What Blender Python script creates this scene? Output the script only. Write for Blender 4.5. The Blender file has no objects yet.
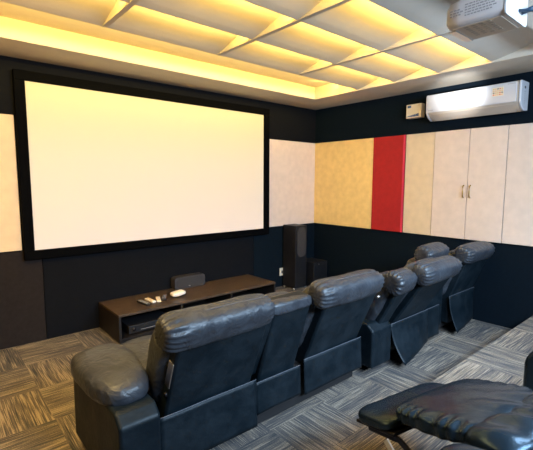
import bpy, bmesh, math, random
from mathutils import Vector, Matrix, noise
random.seed(4)
R = math.radians
C = bpy.context.scene.collection
S = bpy.context.scene

# ------------------------------------------------------------------ camera, world, lights, exposure
cam_d = bpy.data.cameras.new('camera'); cam = bpy.data.objects.new('camera', cam_d); C.objects.link(cam)
PAN, PITCH, ROLL = 0.70745, 0.108568, 0.0032117
cam.location = (-4.648, -4.2796, 1.55)
cam_d.sensor_fit = 'HORIZONTAL'; cam_d.sensor_width = 36; cam_d.lens = 36*398.84/533
cam_d.clip_start = 0.02
fw = Vector((math.sin(PAN)*math.cos(PITCH), math.cos(PAN)*math.cos(PITCH), -math.sin(PITCH)))
rt = Vector((math.cos(PAN), -math.sin(PAN), 0)); up = rt.cross(fw)
rt2 = rt*math.cos(ROLL)+up*math.sin(ROLL); up2 = -rt*math.sin(ROLL)+up*math.cos(ROLL)
cam.rotation_euler = Matrix((rt2, up2, -fw)).transposed().to_euler()
S.camera = cam
S.view_settings.view_transform = 'Standard'; S.view_settings.look = 'None'
S.view_settings.gamma = 1; S.view_settings.use_curve_mapping = False
S.view_settings.exposure = 1.0

W = bpy.data.worlds.new('world'); S.world = W; W.use_nodes = True
W.node_tree.nodes['Background'].inputs[0].default_value = (.6, .7, .85, 1)
W.node_tree.nodes['Background'].inputs[1].default_value = 0.05

def area(name, loc, aim, sx, sy, power, col, spread=180):
    l = bpy.data.lights.new(name, 'AREA'); l.shape = 'RECTANGLE'; l.size = sx; l.size_y = sy
    l.energy = power; l.color = col; l.spread = R(spread)
    o = bpy.data.objects.new(name, l); C.objects.link(o); o.location = loc
    o.rotation_euler = (Vector(aim)-Vector(loc)).to_track_quat('-Z', 'Y').to_euler()
    return o
WARM = (1.0, .66, .16); WARM2 = (1.0, .72, .33); COOL = (.60, .79, 1.0)
# cool daylight tubes at the back of the room, behind the camera
area('back_room_light', (-2.6, -5.5, 2.3), (-2.0, -2.0, .6), 2.4, .5, 72, COOL, 130)
area('side_room_light', (-1.5, -4.3, 2.5), (-1.7, -3.6, .2), 1.2, .4, 17, COOL, 110)
# unseen warm fill lights added at the left of the room
area('left_warm_fill', (-4.7, -2.4, 2.55), (-3.8, -1.0, .2), .8, .8, 26, (1, .62, .20), 140)
area('left_soffit_fill', (-5.35, -2.0, 1.3), (-3.4, -.2, 2.5), .5, .5, 7.5, (1, .52, .10))  # added fill aimed up at the front-left soffit, no fixture there
s2 = bpy.data.lights.new('wide_cool_fill', 'SPOT'); s2.energy = 16; s2.color = (.72, .84, 1); s2.spot_size = R(80); s2.spot_blend = 1; s2.shadow_soft_size = .15  # added soft cool spot, lifts the right ceiling and leather sheen
s2o = bpy.data.objects.new('wide_cool_fill', s2); C.objects.link(s2o); s2o.location = (-2.2, -3.75, 1.9)
s2o.rotation_euler = (Vector((-.5, -2.2, 2.6))-Vector(s2o.location)).to_track_quat('-Z', 'Y').to_euler()
# added white spot in mid-air that makes the glare on the air conditioner
sp = bpy.data.lights.new('ac_glare_spot', 'SPOT'); sp.energy = 130; sp.color = (.93, .97, 1); sp.spot_size = R(24); sp.spot_blend = 1; sp.shadow_soft_size = .05
so = bpy.data.objects.new('ac_glare_spot', sp); C.objects.link(so); so.location = (-1.45, -3.0, 2.12)
so.rotation_euler = (Vector((-.2, -2.27, 2.50))-Vector(so.location)).to_track_quat('-Z', 'Y').to_euler()

# ------------------------------------------------------------------ materials
def newmat(name):
    m = bpy.data.materials.new(name); m.use_nodes = True
    return m, m.node_tree, m.node_tree.nodes['Principled BSDF']
def mat(name, col, rough=.5, metal=0, bump=0, bscale=200, var=0, vscale=8, spec=.5, coat=0, emit=None, es=0, stretch=None):
    m, t, b = newmat(name); n = t.nodes; L = t.links
    b.inputs['Base Color'].default_value = (*col, 1); b.inputs['Roughness'].default_value = rough
    b.inputs['Metallic'].default_value = metal; b.inputs['Specular IOR Level'].default_value = spec
    b.inputs['Coat Weight'].default_value = coat
    tc = n.new('ShaderNodeTexCoord')
    src = tc.outputs['Object']
    if stretch:
        mp = n.new('ShaderNodeMapping'); mp.inputs['Scale'].default_value = stretch
        L.new(src, mp.inputs[0]); src = mp.outputs[0]
    if var:
        nz = n.new('ShaderNodeTexNoise'); nz.inputs['Scale'].default_value = vscale; nz.inputs['Detail'].default_value = 6
        L.new(src, nz.inputs['Vector'])
        r = n.new('ShaderNodeValToRGB'); r.color_ramp.elements[0].position = .3; r.color_ramp.elements[1].position = .7
        r.color_ramp.elements[0].color = (*[c*(1-var) for c in col], 1); r.color_ramp.elements[1].color = (*[min(1, c*(1+var)) for c in col], 1)
        L.new(nz.outputs[0], r.inputs[0]); L.new(r.outputs[0], b.inputs['Base Color'])
    if bump:
        nz = n.new('ShaderNodeTexNoise'); nz.inputs['Scale'].default_value = bscale; nz.inputs['Detail'].default_value = 4
        L.new(src, nz.inputs['Vector'])
        bp = n.new('ShaderNodeBump'); bp.inputs['Strength'].default_value = bump; bp.inputs['Distance'].default_value = .01
        L.new(nz.outputs[0], bp.inputs['Height']); L.new(bp.outputs[0], b.inputs['Normal'])
    if emit:
        b.inputs['Emission Color'].default_value = (*emit, 1); b.inputs['Emission Strength'].default_value = es
    return m
def leather(name, col, rough, scuff=.25, crease=.5, spec=.5, tint=(.84, .93, 1, 1)):
    m, t, b = newmat(name); n = t.nodes; L = t.links
    b.inputs['Specular Tint'].default_value = tint; b.inputs['Specular IOR Level'].default_value = spec
    tc = n.new('ShaderNodeTexCoord')
    nz = n.new('ShaderNodeTexNoise'); nz.inputs['Scale'].default_value = 7; nz.inputs['Detail'].default_value = 9; nz.inputs['Roughness'].default_value = .65
    L.new(tc.outputs['Object'], nz.inputs['Vector'])
    r = n.new('ShaderNodeValToRGB'); r.color_ramp.elements[0].position = .42; r.color_ramp.elements[1].position = .78
    r.color_ramp.elements[0].color = (*col, 1); r.color_ramp.elements[1].color = (col[0]+scuff*.09, col[1]+scuff*.12, col[2]+scuff*.15, 1)
    L.new(nz.outputs[0], r.inputs[0]); L.new(r.outputs[0], b.inputs['Base Color'])
    rr = n.new('ShaderNodeMapRange'); rr.inputs[1].default_value = .3; rr.inputs[2].default_value = .7
    rr.inputs[3].default_value = rough-.05*(scuff > 0); rr.inputs[4].default_value = rough+.1*(scuff > 0)
    L.new(nz.outputs[0], rr.inputs[0]); L.new(rr.outputs[0], b.inputs['Roughness'])
    g = n.new('ShaderNodeTexVoronoi'); g.inputs['Scale'].default_value = 260
    L.new(tc.outputs['Object'], g.inputs['Vector'])
    w = n.new('ShaderNodeTexNoise'); w.inputs['Scale'].default_value = 13; w.inputs['Detail'].default_value = 3; w.inputs['Distortion'].default_value = 1.2
    L.new(tc.outputs['Object'], w.inputs['Vector'])
    b1 = n.new('ShaderNodeBump'); b1.inputs['Strength'].default_value = .12; b1.inputs['Distance'].default_value = .002
    b2 = n.new('ShaderNodeBump'); b2.inputs['Strength'].default_value = crease; b2.inputs['Distance'].default_value = .02
    L.new(g.outputs['Distance'], b1.inputs['Height']); L.new(w.outputs[0], b2.inputs['Height'])
    L.new(b1.outputs[0], b2.inputs['Normal']); L.new(b2.outputs[0], b.inputs['Normal'])
    return m
M = {}
M['leather'] = leather('black_leather', (.027, .030, .038), .37)
M['leather_gloss'] = leather('glossy_black_leather', (.009, .016, .024), .26, .0, .10, .55, (.42, .70, 1, 1))
M['vinyl'] = leather('back_vinyl', (.0018, .0062, .0105), .50, .09, .12, .3)
M['seam'] = mat('seam_thread', (.07, .08, .1), .5)
M['gap'] = mat('dark_base_cloth', (.008, .008, .01), .8)
M['steel'] = mat('steel', (.62, .62, .64), .28, 1)
M['dark_steel'] = mat('dark_steel', (.03, .03, .035), .4, .8)
M['bluewall'] = mat('dark_blue_wall_fabric', (.0012, .0060, .0118), .85, spec=.15, bump=.3, bscale=400, var=.15, vscale=30)
M['blackwall'] = mat('black_wall_fabric', (.0032, .0042, .0068), .85, spec=.15, bump=.3, bscale=400, var=.12, vscale=30)
M['plaster'] = mat('ceiling_plaster', (.62, .56, .47), .8, bump=.04, bscale=80, var=.03)
M['grid'] = mat('ceiling_board', (.56, .51, .44), .8, bump=.04, bscale=60, var=.03)
M['cream'] = mat('cream_panel_fabric', (.76, .61, .42), .8, bump=.25, bscale=300, var=.05, vscale=12)
M['pale'] = mat('pale_panel_fabric', (.78, .64, .55), .8, bump=.25, bscale=300, var=.05, vscale=12)
M['yellow'] = mat('yellow_panel_fabric', (.95, .67, .27), .8, bump=.25, bscale=300, var=.07, vscale=14)
M['greywall'] = mat('charcoal_wall_fabric', (.017, .014, .0145), .85, spec=.15, bump=.3, bscale=400, var=.15, vscale=30)
M['red'] = mat('red_panel_fabric', (.42, .010, .012), .8, bump=.25, bscale=300, var=.08, vscale=20)
M['red_edge'] = mat('crimson_edge', (.62, .03, .09), .6)
M['brass'] = mat('brass', (.62, .42, .13), .3, 1)
M['frame'] = mat('black_velvet_frame', (.0015, .0018, .0025), .9, spec=.05)
M['wood'] = mat('dark_brown_wood', (.060, .040, .026), .42, bump=.08, bscale=60, var=.45, vscale=9, stretch=(1, 9, 9))
M['wood_dark'] = mat('dark_wood_side', (.010, .008, .008), .5, var=.3, vscale=9, stretch=(1, 9, 9))
M['black'] = mat('black_plastic', (.012, .012, .014), .4)
M['grille'] = mat('speaker_grille', (.036, .033, .034), .8, bump=.5, bscale=900)
M['cspk'] = mat('dark_grey_cabinet', (.040, .036, .039), .5)
M['spk'] = mat('speaker_cabinet', (.006, .007, .010), .5, var=.2, vscale=12)
M['white'] = mat('white_plastic', (.60, .61, .65), .28, coat=.3)
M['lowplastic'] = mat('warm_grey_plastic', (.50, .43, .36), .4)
M['tan'] = mat('warm_lit_plastic', (.62, .53, .43), .45)  # warm light on the projector underside put into the colour
M['proj'] = mat('projector_plastic', (.74, .73, .76), .45)
M['ivory'] = mat('ivory_plastic', (.78, .70, .55), .4)
M['blueink'] = mat('blue_print', (.02, .10, .26), .5)
M['ink'] = mat('grey_print', (.33, .33, .36), .6)
M['darkink'] = mat('dark_print', (.03, .03, .04), .5)
M['redink'] = mat('red_print', (.65, .05, .05), .5)
M['orange'] = mat('orange_print', (.75, .45, .20), .5)
M['goldprint'] = mat('gold_print', (.70, .48, .16), .4)
M['paper'] = mat('white_paper', (.85, .80, .70), .6)
M['cable'] = mat('dark_blue_cable', (.02, .05, .09), .4)
M['led'] = mat('led_strip', (.9, .8, .5), .5, emit=(1, .7, .2), es=1.2)

# projection screen: matte, the light thrown on it put in as emission, yellower towards the top
m, t, b = newmat('screen_emission'); n = t.nodes; L = t.links
tc = n.new('ShaderNodeTexCoord'); sx = n.new('ShaderNodeSeparateXYZ'); L.new(tc.outputs['Generated'], sx.inputs[0])
r = n.new('ShaderNodeValToRGB'); L.new(sx.outputs['Z'], r.inputs[0])
r.color_ramp.elements[0].color = (1, .77, .64, 1); r.color_ramp.elements[1].color = (1, .74, .22, 1)
e = r.color_ramp.elements.new(.55); e.color = (1, .78, .48, 1)
L.new(r.outputs[0], b.inputs['Emission Color']); b.inputs['Emission Strength'].default_value = .30
b.inputs['Base Color'].default_value = (.32, .30, .27, 1); b.inputs['Roughness'].default_value = .9
M['screen'] = m

# carpet: half-metre tiles laid quarter-turned, each with its own streaks
def carpet(name, k):
    m, t, b = newmat(name); n = t.nodes; L = t.links
    tc = n.new('ShaderNodeTexCoord')
    T = .5
    def vm(op, a, v=None):
        q = n.new('ShaderNodeVectorMath'); q.operation = op; L.new(a, q.inputs[0])
        if v is not None: q.inputs[1].default_value = v
        return q.outputs[0]
    def ma(op, a, bb=None, val=None):
        q = n.new('ShaderNodeMath'); q.operation = op
        L.new(a, q.inputs[0])
        if bb is not None: L.new(bb, q.inputs[1])
        if val is not None: q.inputs[1].default_value = val
        return q.outputs[0]
    P0 = tc.outputs['Object']
    sh = n.new('ShaderNodeVectorMath'); sh.operation = 'ADD'; L.new(P0, sh.inputs[0]); sh.inputs[1].default_value = (.6, .02, 0); P = sh.outputs[0]
    cell = vm('FLOOR', vm('SCALE', P)); 
    sc = [x for x in n if x.type == 'VECT_MATH' and x.operation == 'SCALE'][0]; sc.inputs['Scale'].default_value = 1/T
    s = n.new('ShaderNodeSeparateXYZ'); L.new(cell, s.inputs[0])
    par = ma('PINGPONG', ma('ADD', s.outputs[0], s.outputs[1]), val=1.0)     # 0 / 1 checker
    wn = n.new('ShaderNodeTexWhiteNoise'); wn.noise_dimensions = '2D'; L.new(cell, wn.inputs['Vector'])
    off = vm('SCALE', wn.outputs['Color']); off.node.inputs['Scale'].default_value = 7
    def streak(scale):
        mp = n.new('ShaderNodeMapping'); mp.inputs['Scale'].default_value = scale
        ad = n.new('ShaderNodeVectorMath'); ad.operation = 'ADD'; L.new(P, ad.inputs[0]); L.new(off, ad.inputs[1])
        L.new(ad.outputs[0], mp.inputs[0]); return mp.outputs[0]
    def mixv(a, c):
        q = n.new('ShaderNodeMix'); q.data_type = 'VECTOR'; L.new(par, q.inputs[0]); L.new(a, q.inputs[4]); L.new(c, q.inputs[5]); return q.outputs[1]
    fine = mixv(streak((5, 170, 1)), streak((170, 5, 1)))
    broad = mixv(streak((1.6, 13, 1)), streak((13, 1.6, 1)))
    nf = n.new('ShaderNodeTexNoise'); nf.inputs['Scale'].default_value = 1; nf.inputs['Detail'].default_value = 2; L.new(fine, nf.inputs['Vector'])
    nb = n.new('ShaderNodeTexNoise'); nb.inputs['Scale'].default_value = 1; nb.inputs['Detail'].default_value = 1; L.new(broad, nb.inputs['Vector'])
    sm = ma('ADD', ma('MULTIPLY', nf.outputs[0], val=.95), ma('MULTIPLY', nb.outputs[0], val=.42))
    tf = n.new('ShaderNodeTexNoise'); tf.inputs['Scale'].default_value = 140; tf.inputs['Detail'].default_value = 1; L.new(P, tf.inputs['Vector'])
    sm = ma('ADD', sm, ma('MULTIPLY', tf.outputs[0], val=.28)); sm = ma('ADD', sm, ma('MULTIPLY', wn.outputs['Value'], val=.07))
    cr = n.new('ShaderNodeValToRGB'); L.new(sm, cr.inputs[0]); el = cr.color_ramp.elements
    el[0].position = .64; el[0].color = (.045*k, .052*k, .064*k, 1)
    el[1].position = 1.12 if False else 1.06; el[1].color = (.36*k, .31*k, .25*k, 1)
    for p_, c_ in ((.80, (.105, .102, .104)), (.93, (.20, .17, .14))):
        e_ = el.new(p_); e_.color = (c_[0]*k, c_[1]*k, c_[2]*k, 1)
    L.new(cr.outputs[0], b.inputs['Base Color']); b.inputs['Roughness'].default_value = .95; b.inputs['Specular IOR Level'].default_value = .1
    bp = n.new('ShaderNodeBump'); bp.inputs['Strength'].default_value = .5; bp.inputs['Distance'].default_value = .004
    L.new(nf.outputs[0], bp.inputs['Height']); L.new(bp.outputs[0], b.inputs['Normal'])
    return m
M['carpet'] = carpet('streaked_carpet_tiles', .86)

# ------------------------------------------------------------------ helpers
ORG = {}
def thing(name, label, cat, loc=(0, 0, 0), rz=0, group=None, kind=None):
    o = bpy.data.objects.new(name, None); C.objects.link(o); o.empty_display_size = .1
    o.location = loc; o.rotation_euler = (0, 0, rz)
    if label: o['label'] = label
    if cat: o['category'] = cat
    if group: o['group'] = group
    if kind: o['kind'] = kind
    ORG[o.name] = Vector(loc)
    return o
def obj(name, bm, m, parent=None, bevel=0, seg=3, smooth=True, label=None, local=False, solid=0, sub=0):
    """parent's children are modelled in world metres and moved to the parent's origin (unless local)"""
    bmesh.ops.recalc_face_normals(bm, faces=bm.faces)
    if parent is not None and not local:
        bmesh.ops.translate(bm, verts=bm.verts, vec=-ORG.get(parent.name, Vector()))
    me = bpy.data.meshes.new(name); bm.to_mesh(me); bm.free()
    o = bpy.data.objects.new(name, me); C.objects.link(o)
    for x in (m if isinstance(m, (list, tuple)) else [m]): me.materials.append(x)
    if smooth:
        for p in me.polygons: p.use_smooth = True
    if solid:
        md = o.modifiers.new('s', 'SOLIDIFY'); md.thickness = solid; md.offset = 0
    if sub:
        md = o.modifiers.new('u', 'SUBSURF'); md.levels = sub; md.render_levels = sub
    if bevel:
        md = o.modifiers.new('b', 'BEVEL'); md.width = bevel; md.segments = seg; md.limit_method = 'ANGLE'; md.angle_limit = R(35); md.harden_normals = True
    if parent is not None:
        o.parent = parent; ORG[o.name] = ORG.get(parent.name, Vector())
    if label: o['label'] = label
    return o
def tag(o, label=None, cat=None, group=None, kind=None):
    for k, v in (('label', label), ('category', cat), ('group', group), ('kind', kind)):
        if v: o[k] = v
    return o
def box(x0, x1, y0, y1, z0, z1, bm=None):
    bm = bm or bmesh.new()
    v = [bm.verts.new(p) for p in ((x0, y0, z0), (x1, y0, z0), (x1, y1, z0), (x0, y1, z0), (x0, y0, z1), (x1, y0, z1), (x1, y1, z1), (x0, y1, z1))]
    for f in ((0, 3, 2, 1), (4, 5, 6, 7), (0, 1, 5, 4), (1, 2, 6, 5), (2, 3, 7, 6), (3, 0, 4, 7)): bm.faces.new([v[i] for i in f])
    return bm
def prism_x(pts, x0, x1, bm=None, top_shift=None):
    bm = bm or bmesh.new()
    a = [bm.verts.new((x0, y, z)) for y, z in pts]; c = [bm.verts.new((x1, y, z)) for y, z in pts]
    bm.faces.new(a); bm.faces.new(c[::-1]); k = len(pts)
    for i in range(k): bm.faces.new((a[i], c[i], c[(i+1) % k], a[(i+1) % k]))
    return bm
def prism_y(pts, y0, y1, bm=None):
    bm = bm or bmesh.new()
    a = [bm.verts.new((x, y0, z)) for x, z in pts]; c = [bm.verts.new((x, y1, z)) for x, z in pts]
    bm.faces.new(a); bm.faces.new(c[::-1]); k = len(pts)
    for i in range(k): bm.faces.new((a[i], c[i], c[(i+1) % k], a[(i+1) % k]))
    return bm
def tube(pts, r, n=8, bm=None):
    bm = bm or bmesh.new(); pts = [Vector(p) for p in pts]; rings = []
    for i, p in enumerate(pts):
        d = (pts[min(i+1, len(pts)-1)]-pts[max(i-1, 0)]).normalized()
        u = d.cross(Vector((0, 0, 1)));  u = u if u.length > .05 else d.cross(Vector((1, 0, 0))); u.normalize(); w = d.cross(u)
        rings.append([bm.verts.new(p+(u*math.cos(2*math.pi*k/n)+w*math.sin(2*math.pi*k/n))*r) for k in range(n)])
    for A, B in zip(rings, rings[1:]):
        for k in range(n): bm.faces.new((A[k], A[(k+1) % n], B[(k+1) % n], B[k]))
    bm.faces.new(rings[0][::-1]); bm.faces.new(rings[-1])
    return bm
def cushion(c, half, rot=(0, 0, 0), p=3.2, cuts=20, wr=.006, pleat=0, pl_n=18, seed=0, px=None, warp=None):
    """rounded, slightly creased cushion; pleat gathers the leather at both ends along x"""
    bm = bmesh.new(); bmesh.ops.create_cube(bm, size=2)
    bmesh.ops.subdivide_edges(bm, edges=bm.edges[:], cuts=cuts, use_grid_fill=True)
    h = Vector(half); rm = Matrix.Rotation(R(rot[2]), 3, 'Z') @ Matrix.Rotation(R(rot[1]), 3, 'Y') @ Matrix.Rotation(R(rot[0]), 3, 'X')
    for v in bm.verts:
        a = v.co.copy()
        e_ = px or p
        q = a/((abs(a.y)**p+abs(a.z)**p)**(e_/p)+abs(a.x)**e_)**(1/e_)
        nrm = Vector((q.x*abs(q.x)**(p-2)/h.x, q.y*abs(q.y)**(p-2)/h.y, q.z*abs(q.z)**(p-2)/h.z)); nrm.normalize()
        pt = Vector((q.x*h.x, q.y*h.y, q.z*h.z))
        d = wr*noise.fractal(pt*5+Vector((seed*3.1, seed, 0)), 1, 2, 3)*1.5
        if pleat:
            e = max(0, ((abs(q.x) if q.x < 0 else .8*q.x)-.62)/.38); ang = math.atan2(q.z, q.y)
            d += pleat*math.sin(pl_n*ang+seed+2.5*noise.noise(pt*9))*min(1, e*2.2)*(1-.5*e)
        pt = pt+nrm*d
        if warp: pt = warp(pt, q)
        v.co = rm @ pt + Vector(c)
    return bm
def cyl(c, axis, r, L_, n=24, bm=None):
    bm = bm or bmesh.new(); c = Vector(c); a = Vector(axis).normalized()
    return tube([c-a*L_/2, c+a*L_/2], r, n, bm)

# ------------------------------------------------------------------ room shell
ZS, ZC = 2.643, 2.80          # soffit underside, recessed ceiling
XL, YB = -5.5, -6.3
ST = dict(kind='structure')
def struct(name, bm, m, parent=None, label=None, smooth=False, **k):
    o = obj(name, bm, m, parent, smooth=smooth, **k)
    if parent is None: o['kind'] = 'structure'
    if label: o['label'] = label
    return o
struct('floor', box(XL, 0, YB, 0, -.05, 0), M['carpet'], label='streaked grey and brown carpet tile floor')
struct('floor_platform', box(XL, 0, YB, -3.05, 0.0005, .20), M['carpet'], label='raised carpeted platform under the back row')
struct('wall_left', box(XL-.1, XL, YB-.1, .1, -.05, 2.9), M['bluewall'])
struct('wall_back', box(XL, 0, YB-.1, YB, -.05, 2.9), M['bluewall'])
wf = struct('wall_front', box(XL, .1, 0, .1, -.05, 2.9), M['blackwall'], label='dark wall behind the screen')
struct('wall_right', box(0, .1, YB, 0, -.05, 2.9), M['bluewall'], label='dark blue right wall')
struct('ceiling', box(XL, 0, YB, 0, ZC, ZC+.06), M['plaster'], label='recessed cream ceiling')
sf = thing('trim_1', 'cream dropped ceiling border around the lit tray', None, (0, 0, ZS), kind='structure')
for nm, bb in (('border_strip', (XL, 0, -.53, -.001, ZS, ZC-.001)), ('border_strip', (-.60, -.001, YB, -.53, ZS, ZC-.001)), ('border_strip', (XL, -4.62, YB, -.53, ZS, ZC-.001))):
    obj(nm, box(*bb), M['plaster'], sf, smooth=False)
# dark fabric boards on the lower part of the front wall (the seams read in the photo)
fb = thing('trim_2', 'dark fabric boards with seams on the lower front wall', None, (0, 0, 0), kind='structure')
for x0, x1, mm in ((XL+.002, -3.835, 'greywall'), (-3.829, -1.235, 'blackwall'), (-1.229, -.002, 'bluewall')):
    obj('fabric_board', box(x0, x1, -.012, -.0005, .002, .896), M[mm], fb, bevel=.002, smooth=False)

# coffered ceiling: sloping boards between ribs, low edge towards the screen
LOW = 2.655; ys = [-1.23-.5*i for i in range(8)]; xs = [-.60, -1.60, -2.60, -3.58, -4.60]
g = thing('trim_3', 'suspended ceiling grid of sloping boards and long ribs with hidden yellow light', None, (0, 0, LOW), kind='structure')
for i, y0 in enumerate(ys[:-1]):
    y1 = y0-.5
    for j in range(4):
        xa, xb = xs[j+1]+.019, xs[j]-.019
        if j == 0: xb = xs[0]-.001
        N = 8; bm = bmesh.new(); top = []; bot = []
        for k in range(N+1):
            f = k/N; z = LOW+.135*(f**1.15)
            top.append((y0-.5*f*.985, z+.012)); bot.append((y0-.5*f*.985, z))
        pts = bot+top[::-1]
        # lip that hides the light strip
        bm = prism_x(pts, xa, xb)
        obj('sloping_board', bm, M['grid'], g, smooth=False)
        obj('edge_lip', box(xa, xb, y0, y0+.008, LOW, LOW+.030), M['grid'], g, smooth=False)
for j in range(1, 5):
    x = xs[j]
    obj('rib', box(x-.018, x+.018, ys[-1], ys[0]+.004, LOW-.002, ZC-.002), M['grid'], g, smooth=False)
# light strips behind the lips, lamps that light the coffers (lit rows only)
for i, y0 in enumerate(ys[:4]):
    for j in range(4):
        xa, xb = xs[j+1]+.03, xs[j]-.03
        if i == 3 and j == 0: pass
        obj('led_strip', box(xa, xb, y0-.012, y0-.004, LOW+.016, LOW+.026), M['led'], g, smooth=False)
        a = area('coffer_light', ((xa+xb)/2, y0-.01, LOW+.034), ((xa+xb)/2, y0+.30, LOW+.15), xb-xa, .012, 5.4 if i else 6.8, WARM)
area('cove_light', (-.68, -.9, ZC-.03), (-.60, -.75, ZC-.06), .6, .012, .6, WARM)

# ------------------------------------------------------------------ projection screen
sc = thing('projection_screen', 'large bright cream projection screen in a thick black frame on the front wall', 'screen', (-2.49, -.03, .8))
SX0, SX1, SZ0, SZ1 = -3.90, -1.085, .90, 2.445
bm = bmesh.new(); f = .085
for bb in ((SX0-f, SX1+f, SZ1, SZ1+f), (SX0-f, SX1+f, SZ0-f, SZ0), (SX0-f, SX0, SZ0, SZ1), (SX1, SX1+f, SZ0, SZ1)):
    box(bb[0], bb[1], -.075, -.012, bb[2], bb[3], bm)
obj('frame', bm, M['frame'], sc, bevel=.004)
obj('picture_area', box(SX0, SX1, -.045, -.03, SZ0, SZ1), M['screen'], sc, smooth=False)

# ------------------------------------------------------------------ wall panels
PZ0, PZ1 = .9064, 2.137
def wpanel(name, bb, m, label, cat='wall panel', group=None):
    o = obj(name, box(*bb), m, None, bevel=.004, seg=2, smooth=False)
    return tag(o, label, cat, group)
wpanel('wall_panel', (-5.45, -3.995, -.022, -.002, PZ0, PZ1), M['cream'], 'cream fabric wall panel left of the projection screen')
wpanel('wall_panel', (-.97, -.024, -.022, -.002, PZ0, PZ1), M['pale'], 'pale cream fabric panel between the screen and the room corner')
wpanel('wall_panel', (-.022, -.002, -1.077, -.004, PZ0, PZ1), M['yellow'], 'yellow fabric wall panel on the right wall beside the corner')
wp = wpanel('wall_panel', (-.030, -.002, -1.545, -1.081, PZ0, PZ1), M['red'], 'bright red fabric wall panel beside the yellow one')
obj('edge_strip', box(-.033, -.0305, -1.552, -1.525, PZ0, PZ1), M['red_edge'], wp, smooth=False, label='crimson edge strip').matrix_parent_inverse
wpanel('wall_panel', (-.022, -.002, -1.925, -1.555, PZ0, PZ1), M['cream'], 'cream wall panel directly right of the red panel')
cb = thing('wall_cupboard', 'pale cupboard with two doors and small brass handles in the right wall', 'cupboard', (0, -2.33, PZ0))
for ya, yb_, hy in ((-2.325, -1.930, -2.292), (-2.708, -2.331, -2.364)):
    d = obj('door', box(-.026, -.002, ya, yb_, PZ0, PZ1), M['pale'], cb, bevel=.003, smooth=False)
    h = tube([(-.026, hy, 1.375), (-.05, hy, 1.39), (-.053, hy, 1.445), (-.05, hy, 1.50), (-.026, hy, 1.515)], .007)
    obj('handle', h, M['brass'], d, label='brass handle')
wpanel('wall_panel', (-.022, -.002, -3.9, -2.714, PZ0, PZ1), M['pale'], 'pale wall panel at the right edge past the cupboard doors')

# ------------------------------------------------------------------ air conditioner
AY0, AY1 = -2.86, -1.90
ac = thing('air_conditioner', 'white split air conditioner mounted high on the right wall', 'air conditioner', (0, -2.38, 2.25))
body = [(-.002, 2.262), (-.10, 2.252), (-.165, 2.285), (-.205, 2.33), (-.21, 2.52), (-.195, 2.535), (-.002, 2.54)]
bm = bmesh.new()
va = [bm.verts.new((x, AY0+.02, z)) for x, z in body]; vb = [bm.verts.new((x, AY1-.02, z)) for x, z in body]
bm.faces.new(va); bm.faces.new(vb[::-1])
for i in range(len(body)): bm.faces.new((va[i], vb[i], vb[(i+1) % 7], va[(i+1) % 7]))
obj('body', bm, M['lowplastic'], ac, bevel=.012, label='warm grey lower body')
obj('front_panel', box(-.222, -.2095, AY0+.035, AY1-.004, 2.332, 2.526), M['white'], ac, bevel=.008)
for ya, yb_ in ((AY0-.004, AY0+.021), (AY1-.021, AY1+.004)):
    bm = bmesh.new(); pts = [(x*1.03 if x < -.01 else x, z) for x, z in body]
    va = [bm.verts.new((x, ya, z)) for x, z in pts]; vb = [bm.verts.new((x, yb_, z)) for x, z in pts]
    bm.faces.new(va); bm.faces.new(vb[::-1])
    for i in range(7): bm.faces.new((va[i], vb[i], vb[(i+1) % 7], va[(i+1) % 7]))
    obj('end_cap', bm, M['white'], ac, bevel=.01)
bm = bmesh.new(); v = [bm.verts.new(p) for p in ((-.1105, AY0+.06, 2.250), (-.1105, AY1-.06, 2.250), (-.196, AY1-.06, 2.316), (-.196, AY0+.06, 2.316))]; bm.faces.new(v)
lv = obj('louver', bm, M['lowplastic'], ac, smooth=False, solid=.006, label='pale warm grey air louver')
st = box(-.2238, -.2222, -2.71, -2.605, 2.408, 2.492)
stk = obj('sticker', st, M['ivory'], ac, smooth=False, label='rating sticker with rows of small print')
for k in range(4):
    for q in range(5):
        obj('print', box(-.2246, -.2239, -2.703+q*.0195, -2.690+q*.0195, 2.415+k*.019, 2.425+k*.019),
            M[('redink', 'darkink', 'orange', 'goldprint')[(k+q*2+k*q) % 4 if k else (0 if q in (1, 4) else 2)]], stk, smooth=False)
bm = bmesh.new()
for q in range(5): box(-.2236, -.2222, -1.985+q*.011, -1.977+q*.011, 2.350, 2.360, bm)
obj('logo', bm, M['ink'], ac, smooth=False, label='small grey logo')
bm = bmesh.new()
for q in range(7): box(-.2236, -.2222, -2.81+q*.010, -2.803+q*.010, 2.505, 2.511, bm)
obj('front_marking', bm, M['ink'], ac, smooth=False)
obj('display_dot', cyl((-.115, AY0-.005, 2.475), (0, 1, 0), .013, .004), M['darkink'], ac)
bm = bmesh.new()
for q in range(6): box(-.125+.004*(q % 2), -.105-.004*(q % 3), AY0-.0065, AY0-.004, 2.43-q*.022, 2.438-q*.022, bm)
obj('side_print', bm, M['ink'], ac, smooth=False)

sb = thing('stabilizer_box', 'small ivory voltage box with blue print left of the air conditioner', 'electrical box', (0, -1.64, 2.3))
obj('body', box(-.085, -.002, -1.775, -1.575, 2.322, 2.487), M['ivory'], sb, bevel=.008)
obj('label_print', box(-.0865, -.0852, -1.64, -1.592, 2.445, 2.472), M['blueink'], sb, smooth=False, label='blue printed patch')
bm = bmesh.new()
for q in range(8): box(-.0865, -.0852, -1.60-q*.02, -1.583-q*.02, 2.338, 2.346+q*.0035, bm)
obj('wave_print', bm, M['blueink'], sb, smooth=False, label='blue wave print')
obj('gold_print', box(-.0865, -.0852, -1.75, -1.725, 2.462, 2.468), M['goldprint'], sb, smooth=False)

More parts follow.
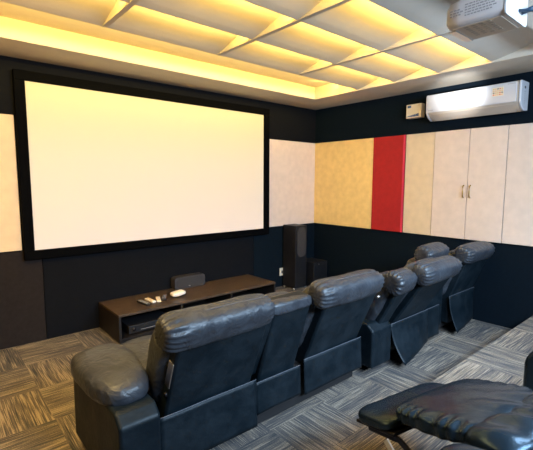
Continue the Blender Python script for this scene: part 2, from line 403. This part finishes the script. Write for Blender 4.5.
# ------------------------------------------------------------------ projector
pj = thing('projector', 'white projector hanging from the ceiling on a short mount', 'projector', (-2.51, -3.41, 2.8))
def rrect(x0, x1, z0, z1, r, n=5):
    o_ = []
    for cx, cz, a0 in ((x1-r, z0+r, -90), (x1-r, z1-r, 0), (x0+r, z1-r, 90), (x0+r, z0+r, 180)):
        for k in range(n+1):
            a = R(a0+90*k/n); o_.append((cx+r*math.cos(a), cz+r*math.sin(a)))
    return o_
bm = bmesh.new(); rings = []
for y, dx, dz in ((-3.29, .03, .016), (-3.272, .05, .03), ): pass
secs = [(-3.545, 0, 0), (-3.35, 0, 0), (-3.30, .008, .004), (-3.275, .03, .016), (-3.268, .05, .03)]
for y, dx, dz in secs:
    rings.append([bm.verts.new((x, y, z)) for x, z in rrect(-2.64+dx, -2.375-dx, 2.297+dz, 2.425-dz, .028)])
for A, B in zip(rings, rings[1:]):
    for k in range(len(A)): bm.faces.new((A[k], A[(k+1) % len(A)], B[(k+1) % len(A)], B[k]))
bm.faces.new(rings[0]); bm.faces.new(rings[-1][::-1])
obj('body', bm, M['proj'], pj, bevel=.002)
obj('bottom_cover', box(-2.618, -2.40, -3.53, -3.31, 2.2945, 2.2975), M['tan'], pj, bevel=.001, label='bottom cover with warm light in its colour')
obj('rear_plate', prism_y(rrect(-2.642, -2.373, 2.295, 2.428, .02), -3.556, -3.546), M['white'], pj, bevel=.002, label='white rear connector plate')
obj('lens', cyl((-2.44, -3.262, 2.36), (0, 1, 0), .032, .03), M['dark_steel'], pj)
obj('lower_trim', prism_y([(-2.60, 2.289), (-2.40, 2.289), (-2.40, 2.2944), (-2.60, 2.2944)], -3.32, -3.285), M['steel'], pj, bevel=.001, label='shiny silver lower edge')
bm = bmesh.new()
random.seed(3)
for row in range(5):
    y = -3.375
    while y > -3.50:
        w = random.uniform(.006, .016); box(-2.6412, -2.6398, y-w, y, 2.335+row*.012, 2.340+row*.012, bm); y -= w+.004
for row in range(3):
    y = -3.305
    while y > -3.355:
        w = random.uniform(.006, .014); box(-2.6412, -2.6398, y-w, y, 2.345+row*.012, 2.351+row*.012, bm); y -= w+.004
obj('side_lettering', bm, M['ink'], pj, smooth=False, label='grey lettering on the side')
bm = bmesh.new()
for row in range(6):
    for q in range(4): box(-2.61+row*.028, -2.595+row*.028+.004*(q % 2), -3.48+q*.035, -3.462+q*.035, 2.2932, 2.2944, bm)
obj('vent', bm, mat('vent_grey', (.42, .37, .31), .6), pj, smooth=False)
bm = bmesh.new(); box(-2.545, -2.475, -3.45, -3.38, 2.425, 2.445, bm); box(-2.53, -2.49, -3.435, -3.395, 2.445, 2.66, bm); box(-2.57, -2.45, -3.475, -3.355, 2.655, 2.70, bm)
obj('ceiling_mount', bm, M['white'], pj, bevel=.004)
cbm = tube([(-2.45, -3.556, 2.345), (-2.43, -3.60, 2.36), (-2.36, -3.62, 2.385), (-2.30, -3.60, 2.43), (-2.29, -3.57, 2.50), (-2.33, -3.50, 2.60), (-2.36, -3.47, 2.68)], .011)
tube([(-2.49, -3.556, 2.345), (-2.46, -3.62, 2.335), (-2.38, -3.66, 2.37), (-2.33, -3.65, 2.42), (-2.31, -3.58, 2.52), (-2.35, -3.50, 2.62), (-2.38, -3.47, 2.68)], .007, 8, cbm)
obj('cable', cbm, M['cable'], pj, label='dark blue cables')

# ------------------------------------------------------------------ TV unit and what stands on it
tv = thing('tv_bench', 'low dark brown wooden bench with open bays under the screen', 'tv bench', (-2.345, -.32, 0))
TX0, TX1, TY0, TY1, TZ = -3.335, -1.35, -.605, -.035, .287
obj('top', box(TX0, TX1, TY0, TY1, TZ-.022, TZ), M['wood'], tv, bevel=.002, smooth=False)
obj('side_panel', box(TX0, TX0+.022, TY0+.003, TY1, .012, TZ-.0225), M['wood_dark'], tv, smooth=False)
obj('side_panel', box(TX1-.022, TX1, TY0+.003, TY1, .012, TZ-.0225), M['wood_dark'], tv, smooth=False)
for x in (-2.67, -2.03): obj('divider', box(x-.011, x+.011, TY0+.004, TY1-.01, .051, TZ-.0225), M['wood_dark'], tv, smooth=False)
obj('bottom_shelf', box(TX0+.0225, TX1-.0225, TY0+.004, TY1-.01, .03, .05), M['wood_dark'], tv, smooth=False)
obj('back_panel', box(TX0+.0225, TX1-.0225, TY1-.0095, TY1, .012, TZ-.0225), M['wood_dark'], tv, smooth=False)
obj('plinth', box(TX0+.03, TX1-.03, TY0+.03, TY0+.045, 0.001, .029), M['gap'], tv, smooth=False)
av = thing('av_receiver', 'black receiver inside the left bay of the wooden bench', 'receiver', (-2.98, -.35, .051))
obj('case', box(-3.22, -2.76, -.54, -.14, .058, .135), M['black'], av, bevel=.004)
obj('front_panel', box(-3.22, -2.76, -.548, -.5405, .060, .133), M['spk'], av, bevel=.002)
for x in (-3.17, -2.82): obj('knob', cyl((x, -.553, .098), (0, 1, 0), .018, .012), M['dark_steel'], av)
obj('button_row', box(-3.10, -2.90, -.5505, -.5485, .080, .084), M['ink'], av, smooth=False)
for x in (-3.18, -2.80):
    for y in (-.5, -.2): obj('foot', box(x-.015, x+.015, y-.015, y+.015, .0505, .0585), M['black'], av, smooth=False)

cs = thing('centre_speaker', 'small dark rounded speaker lying on the wooden bench', 'speaker', (-2.31, -.12, TZ))
obj('cabinet', prism_y(rrect(-2.51, -2.105, TZ+.001, TZ+.142, .03), -.15, -.045), M['cspk'], cs, bevel=.004)
obj('grille', prism_y(rrect(-2.49, -2.125, TZ+.014, TZ+.130, .045), -.158, -.151), M['grille'], cs, bevel=.002)
obj('logo', box(-2.335, -2.315, -.1597, -.1585, TZ+.024, TZ+.034), M['steel'], cs, smooth=False, label='tiny silver logo')

def remote(loc, L_, w, rz, body, top, label, btn):
    t_ = thing('remote_control', label, 'remote control', loc, rz, group='remote controls on the bench')
    b_ = bmesh.new(); box(-L_/2, L_/2, -w/2, w/2, .0005, .019, b_); obj('case', b_, body, t_, bevel=.006, local=True)
    b_ = bmesh.new(); box(-L_/2+.012, L_/2-.012, -w/2+.006, w/2-.006, .0192, .0212, b_); obj('face', b_, top, t_, local=True, smooth=False)
    b_ = bmesh.new(); random.seed(int(L_*1000))
    nx = 8
    for i in range(nx):
        for j in range(3):
            x = -L_/2+.025+i*(L_-.05)/(nx-1); y = (j-1)*w*.27
            tube([(x, y, .0205), (x, y, .0232)], .0045, 6, b_)
    obj('buttons', b_, btn, t_, local=True)
remote((-3.00, -.40, TZ), .20, .052, R(98), M['black'], M['black'], 'black remote, leftmost of the items on the bench', M['ivory'])
remote((-2.91, -.36, TZ), .17, .045, R(95), M['paper'], M['paper'], 'white remote right of the leftmost black remote', M['goldprint'])
remote((-2.83, -.38, TZ), .16, .045, R(70), M['ivory'], M['goldprint'], 'gold faced remote between the white and the dark remote', M['paper'])
remote((-2.75, -.36, TZ), .18, .055, R(60), M['black'], M['spk'], 'black remote beside the crumpled white paper', M['ink'])
bm = cushion((-2.61, -.40, TZ+.042), (.085, .05, .020), (0, 0, 10), p=4.5, cuts=9, wr=.018, seed=5)
tag(obj('paper_packet', bm, M['paper'], smooth=False), 'crumpled white paper packet, rightmost item on the bench', 'packet')

# ------------------------------------------------------------------ speakers in the corner, wall socket
tw = thing('tower_speaker', 'tall black floor speaker with rounded grille in the corner', 'speaker', (-.585, -.17, 0))
obj('cabinet', box(-.70, -.475, -.30, -.04, .025, .925), M['spk'], tw, bevel=.004)
obj('grille', prism_y(rrect(-.672, -.498, .47, .905, .085, 8), -.308, -.301), M['grille'], tw, bevel=.002, label='rounded dark grey grille')
for x in (-.715, -.475):
    for y in (-.28, -.08): obj('foot', cyl((x+.005, y, .0135), (0, 0, 1), .014, .026), M['steel'], tw, label='small shiny foot')
sw = thing('subwoofer', 'low black box subwoofer right of the tall speaker', 'speaker', (-.27, -.24, 0))
obj('cabinet', box(-.42, -.125, -.40, -.08, .02, .375), M['spk'], sw, bevel=.006)
obj('front_strip', box(-.41, -.135, -.407, -.4005, .325, .365), M['black'], sw, bevel=.002)
obj('indicator', box(-.33, -.315, -.4085, -.4072, .345, .352), M['steel'], sw, smooth=False)
for x in (-.39, -.155):
    for y in (-.37, -.11): obj('foot', cyl((x, y, .0105), (0, 0, 1), .018, .02), M['black'], sw)
ps = thing('wall_socket', 'small ivory wall socket low on the front wall behind the bench', 'socket', (-.70, -.013, .23))
obj('plate', box(-.745, -.655, -.022, -.0125, .165, .28), M['ivory'], ps, bevel=.003)
obj('switch', box(-.715, -.69, -.026, -.0222, .20, .24), M['darkink'], ps, bevel=.001)

# ------------------------------------------------------------------ recliner sofas (front row)
def lerp(a, b_, t_): return a+(b_-a)*t_
def seat_unit(P, x0, x1, yb, yt, zt, base_h=.36, latch=None, pillow=True, seed=0, skirt=(.0, .0), skx=None, wing=True, zs=.06):
    """one seat of a sofa: rear shell, back cushion, head pillow, seat cushion, skirt"""
    # rear shell, leaning back
    nx, ny = (yt-yb), (zt-.34); ln = math.hypot(nx, ny); dy, dz = nx/ln, ny/ln   # up along the back
    py, pz = dz, -dy                                                             # forward normal
    lift = .0 if pillow else 0
    A = (yb, .10); B = (yb, .34); Cc = (yt, zt)
    pts = [A, B, Cc, (Cc[0]+py*.04+dy*.02, Cc[1]+pz*.04+dz*.02), (Cc[0]+py*.13, Cc[1]+pz*.13), (B[0]+.15, B[1]), (A[0]+.15, A[1])]
    back = obj('backrest', prism_x(pts, x0+.042, x1-.03), M['vinyl'], P, bevel=.02, label='dark blue-black vinyl rear')
    if wing:
        for s, xe in ((1, x1-.03),):
            w0, w1 = (xe-.03, xe+.012) if s < 0 else (xe-.02, xe+.065)
            ww = [(B[0]+.03, B[1]+.02), (Cc[0]+.03-dy*.05, Cc[1]-dz*.05), (Cc[0]+py*.12-dy*.02, Cc[1]+pz*.12-dz*.02), (B[0]+.17, B[1]+.02)]
            obj('side_wing', prism_x(ww, w0, w1), M['vinyl'], back, bevel=.012)
    # back cushion in front
    cc = (lerp(B[0], Cc[0], .5)+py*.17, 0, lerp(B[1], Cc[1], .42)+pz*.17)
    ang = math.degrees(math.atan2(dy, dz))
    obj('back_cushion', cushion(((x0+x1)/2, cc[0]-.01, cc[2]), ((x1-x0)/2+.002, .10, ln*.50), (-ang, 0, 0), 4.5, 16, .006, seed=seed), M['leather'], P)
    if pillow:
        pc = (Cc[0]+.050, Cc[1]+.020); hx = (x1-x0)/2+.012; xc = (x0+x1)/2-.026
        pb = cushion((xc, pc[0], pc[1]), (hx, .090, .088), (20, 0, 0), 2.8, 26, .004, .0055, 15, seed=seed, px=6)
        pl = obj('head_pillow', pb, M['leather'], P)
        sp_ = [(xc+(-.80+1.60*k/20)*hx, pc[0]-.028, pc[1]+.083-.004*(-1+k/10)**4) for k in range(21)]
        obj('seam', tube(sp_, .0025, 5), M['seam'], pl)
    # seat cushion and front board
    obj('seat', cushion(((x0+x1)/2, yb+.50, .39), ((x1-x0)/2-.004, .29, .10), (3, 0, 0), 4.5, 14, .006, seed=seed+3), M['leather'], P)
    obj('foot_panel', cushion(((x0+x1)/2, yb+.755, .24), ((x1-x0)/2-.006, .05, .17), (0, 0, 0), 5, 10, .004, seed=seed+5), M['leather'], P)
    # loose rear skirt
    if skx is None: skx = (x0+.005, x1-.01)
    bm = bmesh.new(); nxn, nzn = 22, 12; V = []
    for i in range(nxn+1):
        row = []
        f = i/nxn; x = lerp(skx[0], skx[1], f)
        for k in range(nzn+1):
            h = k/nzn
            z = lerp(base_h-.004, zs+.012*math.sin(math.pi*f), h)+.010*(2*f-1)**2*(1-h)*0
            fl = lerp(skirt[0], skirt[1], f)
            y = yb-.022-.012*h-.018*h*math.sin(math.pi*f)*.6-fl*h*h+.005*noise.noise(Vector((x*6, z*5, seed)))
            row.append(bm.verts.new((x, y, z)))
        V.append(row)
    for i in range(nxn):
        for k in range(nzn): bm.faces.new((V[i][k], V[i+1][k], V[i+1][k+1], V[i][k+1]))
    edge = [V[i][0].co.copy() for i in range(nxn+1)]; side = [V[0][k].co.copy() for k in range(nzn+1)]
    sk = obj('rear_skirt', bm, M['vinyl'], P, solid=.006)
    obj('piping', tube([p+Vector((0, -.002, .002)) for p in edge], .0032, 6), M['seam'], sk)
    if latch:
        lx, ly, lz = latch
        lb = bmesh.new(); box(lx-.007, lx, ly-.022, ly+.022, lz-.080, lz+.075, lb)
        bmesh.ops.rotate(lb, verts=lb.verts, cent=(lx, ly, lz), matrix=Matrix.Rotation(R(ang*-1.0), 3, 'X'))
        l_ = obj('latch_bracket', lb, M['steel'], P, bevel=.002, label='steel latch bracket')
        obj('bolt', cyl((lx-.005, ly+.045, lz-.125), (1, 0, 0), .012, .012, 12), M['dark_steel'], P)
    return back
def arm(P, x0, x1, yb, pad=True, seed=0, yf=-1.72, h=.50, padx=0):
    pts = [(yb, .06), (yb, h-.05), (yb+.06, h), (yf-.04, h), (yf, h-.06), (yf, .06)]
    a = obj('arm', prism_x(pts, x0, x1), M['vinyl'], P, bevel=.018, seg=4)
    if pad:
        def wp_(pt, q):
            pt.z += .035*(q.y)*(1 if q.y > 0 else .6)*0 - .05*max(0, q.y)**2
            pt.x *= 1+.06*q.y
            return pt
        pb = cushion(((x0+x1)/2+padx, (yb+.10+yf)/2, h+.045), ((x1-x0)/2+.055, (yf-yb-.10)/2, .088), (3, 0, 0), 2.6, 24, .006, 0, seed=seed, warp=wp_)
        for v in pb.verts: pass
        pd = obj('arm_pad', pb, M['leather'], P)
        hx, hy = (x1-x0)/2+.055, (yf-yb-.10)/2; sp_ = []
        for k in range(49):
            t_ = 2*math.pi*k/48; c_, s_ = math.cos(t_), math.sin(t_)
            r_ = .967/(abs(c_)**2.6+abs(s_)**2.6)**(1/2.6)
            y_ = s_*r_*hy
            sp_.append(((x0+x1)/2+padx+c_*r_*hx*(1+.06*s_*r_), (yb+.10+yf)/2+y_, h+.045-.030+.052*y_-.05*max(0, s_*r_)**2))
        obj('seam', tube(sp_, .0035, 5), M['seam'], pd)
    return a

YBK = -2.47
sa = thing('recliner_sofa', 'black leather recliner sofa nearest the camera, left one of the front row', 'sofa', (-3.1, -2.1, 0), group='front row sofas')
arm(sa, -4.065, -3.865, -2.60, seed=1, yf=-1.86, padx=.0)
arm(sa, -2.165, -2.05, -2.38, pad=False)
obj('base', box(-3.82, -2.19, -2.455, -1.78, .03, .30), M['gap'], sa, bevel=.01)
seat_unit(sa, -3.83, -3.19, YBK, -2.655, .815, latch=(-3.7885, -2.545, .605), seed=1, zs=.065)
seat_unit(sa, -3.205, -2.815, YBK, -2.62, .815, pillow=False, seed=2, wing=False, base_h=.335, zs=.135)
seat_unit(sa, -2.79, -2.145, YBK, -2.665, .81, seed=3, zs=.115)
obj('hinge', cyl((-2.13, -2.62, .70), (1, 0, 0), .010, .03), M['steel'], sa, label='small shiny hinge')
obj('console_cap', cushion((-3.01, -2.53, .80), (.188, .10, .045), (-8, 0, 0), 4, 14, .004, seed=9), M['leather'], sa)

sbf = thing('recliner_sofa', 'black leather recliner sofa against the right wall with tilted back seats', 'sofa', (-1.0, -2.1, 0), group='front row sofas')
arm(sbf, -2.035, -1.765, -2.52, pad=False, h=.42)
obj('base', box(-1.76, -.09, -2.40, -1.78, .035, .30), M['gap'], sbf, bevel=.01)
# narrow end seat over the arm
seat_unit(sbf, -1.95, -1.72, -2.46, -2.68, .755, seed=4, base_h=.32, zs=.14)
seat_unit(sbf, -1.70, -1.11, YBK, -2.765, .80, seed=5, skirt=(.14, .0), skx=(-1.74, -1.12), zs=.05)
seat_unit(sbf, -1.095, -.70, YBK+.02, -2.46, .84, seed=6, base_h=.35, zs=.05, skx=(-1.11, -.86), wing=False)
seat_unit(sbf, -.69, -.09, YBK, -2.655, .82, seed=7, skirt=(.09, 0), zs=.05, base_h=.40)
obj('hinge', cyl((-.075, -2.62, .76), (1, 0, 0), .010, .03), M['steel'], sbf, label='small shiny hinge')

# ------------------------------------------------------------------ recliner on the platform (foreground)
PF = .2005
rc = thing('recliner_chair', 'glossy black leather recliner with raised footrest on the platform', 'recliner', (-3.061, -4.047, PF), R(-10))
def G(name, bm, m='leather_gloss', **k): return obj(name, bm, M[m], rc, local=True, **k)
# local frame: +y towards the screen, z above the platform
def w_foot(pt, q): pt.z += -.02*q.y; return pt
def w_flap(pt, q):
    e = max(0, (abs(q.x)-.7)/.3); pt.z -= .012*e*e; return pt
G('footrest', cushion((0, .690, .302), (.28, .115, .028), (-13, 0, 0), 3.4, 26, .003, 0, seed=2, px=6, warp=w_flap))
bm = box(-.268, .262, -.118, .112, -.008, .008)
bmesh.ops.rotate(bm, verts=bm.verts, cent=(0, 0, 0), matrix=Matrix.Rotation(R(-13), 3, 'X')); bmesh.ops.translate(bm, verts=bm.verts, vec=(0, .685, .266))
G('footrest_board', bm, 'dark_steel', bevel=.006)
def w_pad(pt, q):
    e = max(0, (abs(q.x)-.72)/.28)*(1 if q.x < 0 else .25)
    g = math.sin(115*pt.y+4*noise.noise(Vector((pt.x*4, pt.y*9, 1))))
    pt.z += (.011*g*e*(1-.45*e) + .010*(1-q.x*q.x)) if q.z > -.2 else 0
    pt.x += .004*g*e*(1 if q.x > 0 else -1)
    # long creases fanning out of the seat fold
    c_ = max(0, -q.y-.15)
    pt.z += .006*c_*math.sin(34*pt.x+26*pt.y+2*noise.noise(pt*5))*(1 if q.z > 0 else 0)
    return pt
G('leg_cushion', cushion((.010, .415, .418), (.278, .200, .040), (-14, 0, 0), 3.2, 44, .003, 0, seed=6, px=5.5, warp=w_pad))
def w_roll(pt, q):
    pt.z += .009*math.sin(52*pt.x+12*pt.y+noise.noise(pt*6)*3)*max(0, q.z)*(1-abs(q.y))
    return pt
G('fold_roll', cushion((.008, .185, .455), (.284, .110, .062), (-10, 0, 0), 2.5, 32, .004, 0, seed=8, px=5, warp=w_roll))
G('seat', cushion((0, -.14, .450), (.285, .25, .115), (-3, 0, 0), 2.7, 26, .005, 0, seed=11, px=4.5))
for s in (-1, 1):
    G('arm', prism_x([(-.62, .02), (-.62, .40), (-.5, .44), (.08, .44), (.16, .36), (.16, .02)], s*.31 if s > 0 else -.50, .50 if s > 0 else -.31), 'vinyl', bevel=.04, seg=4)
    obj('arm_pad', cushion((s*.415, -.13, .475), (.115, .37, .065), (2, 0, 0), 2.7, 24, .005, 0, seed=13+s), M['leather_gloss'], rc, local=True)
G('base', box(-.30, .30, -.60, .02, .02, .30), 'gap', bevel=.01)
G('backrest', cushion((0, -.66, .62), (.29, .13, .38), (22, 0, 0), 3.6, 20, .006, 0, seed=15))
for s in (-1, 1):
    lb = bmesh.new()
    def bar(p, q, w=.017, t=.004, X=.255):
        p, q = Vector((s*X, *p)), Vector((s*X, *q)); d = (q-p).normalized(); nn = Vector((1, 0, 0)).cross(d)*w; tt = Vector((t, 0, 0))
        vs = [lb.verts.new(a+b_*i+c_*j) for a in (p, q) for i, b_, j, c_ in ((1, nn, 1, tt), (1, nn, -1, tt), (-1, nn, -1, tt), (-1, nn, 1, tt))]
        for f in ((0, 1, 2, 3), (4, 7, 6, 5), (0, 4, 5, 1), (1, 5, 6, 2), (2, 6, 7, 3), (3, 7, 4, 0)): lb.faces.new([vs[k] for k in f])
    bar((.60, .262), (.34, .05), .014, .004, .280); lk = G('linkage_bar', lb, 'white', smooth=False, label='steel footrest link, its shine painted white')  # white colour stands in for the bright reflection on the steel
    lb = bmesh.new(); bar((.56, .285), (.22, .16), .013); G('linkage_bar', lb, 'dark_steel', smooth=False)
    lb = bmesh.new(); bar((.72, .245), (.56, .280), .012, .006); G('mount_rail', lb, 'dark_steel', smooth=False)
    lb = bmesh.new(); bar((.34, .05), (-.1, .06), .02); G('linkage_bar', lb, 'dark_steel', smooth=False)

rd = thing('recliner_chair', 'dark leather recliner at the right edge with only its arm showing', 'recliner', (-1.84, -4.12, PF), R(-10))
for s in (-1, 1):
    obj('arm', prism_x([(-.62, .02), (-.62, .46), (-.5, .50), (.36, .50), (.44, .40), (.44, .02)], s*.30 if s > 0 else -.48, .48 if s > 0 else -.30), M['leather_gloss'], rd, local=True, bevel=.04, seg=4)
    obj('arm_pad', cushion((s*.39, .0, .53), (.11, .42, .07), (2, 0, 0), 2.7, 18, .005, 0, seed=23+s), M['leather_gloss'], rd, local=True)
obj('seat', cushion((0, -.10, .40), (.29, .40, .11), (0, 0, 0), 3.2, 16, .006, 0, seed=24), M['leather_gloss'], rd, local=True)
obj('base', box(-.29, .29, -.55, .2, .02, .30), M['gap'], rd, local=True, bevel=.01)
obj('backrest', cushion((0, -.60, .66), (.29, .13, .38), (14, 0, 0), 3.6, 16, .006, 0, seed=25), M['leather_gloss'], rd, local=True)
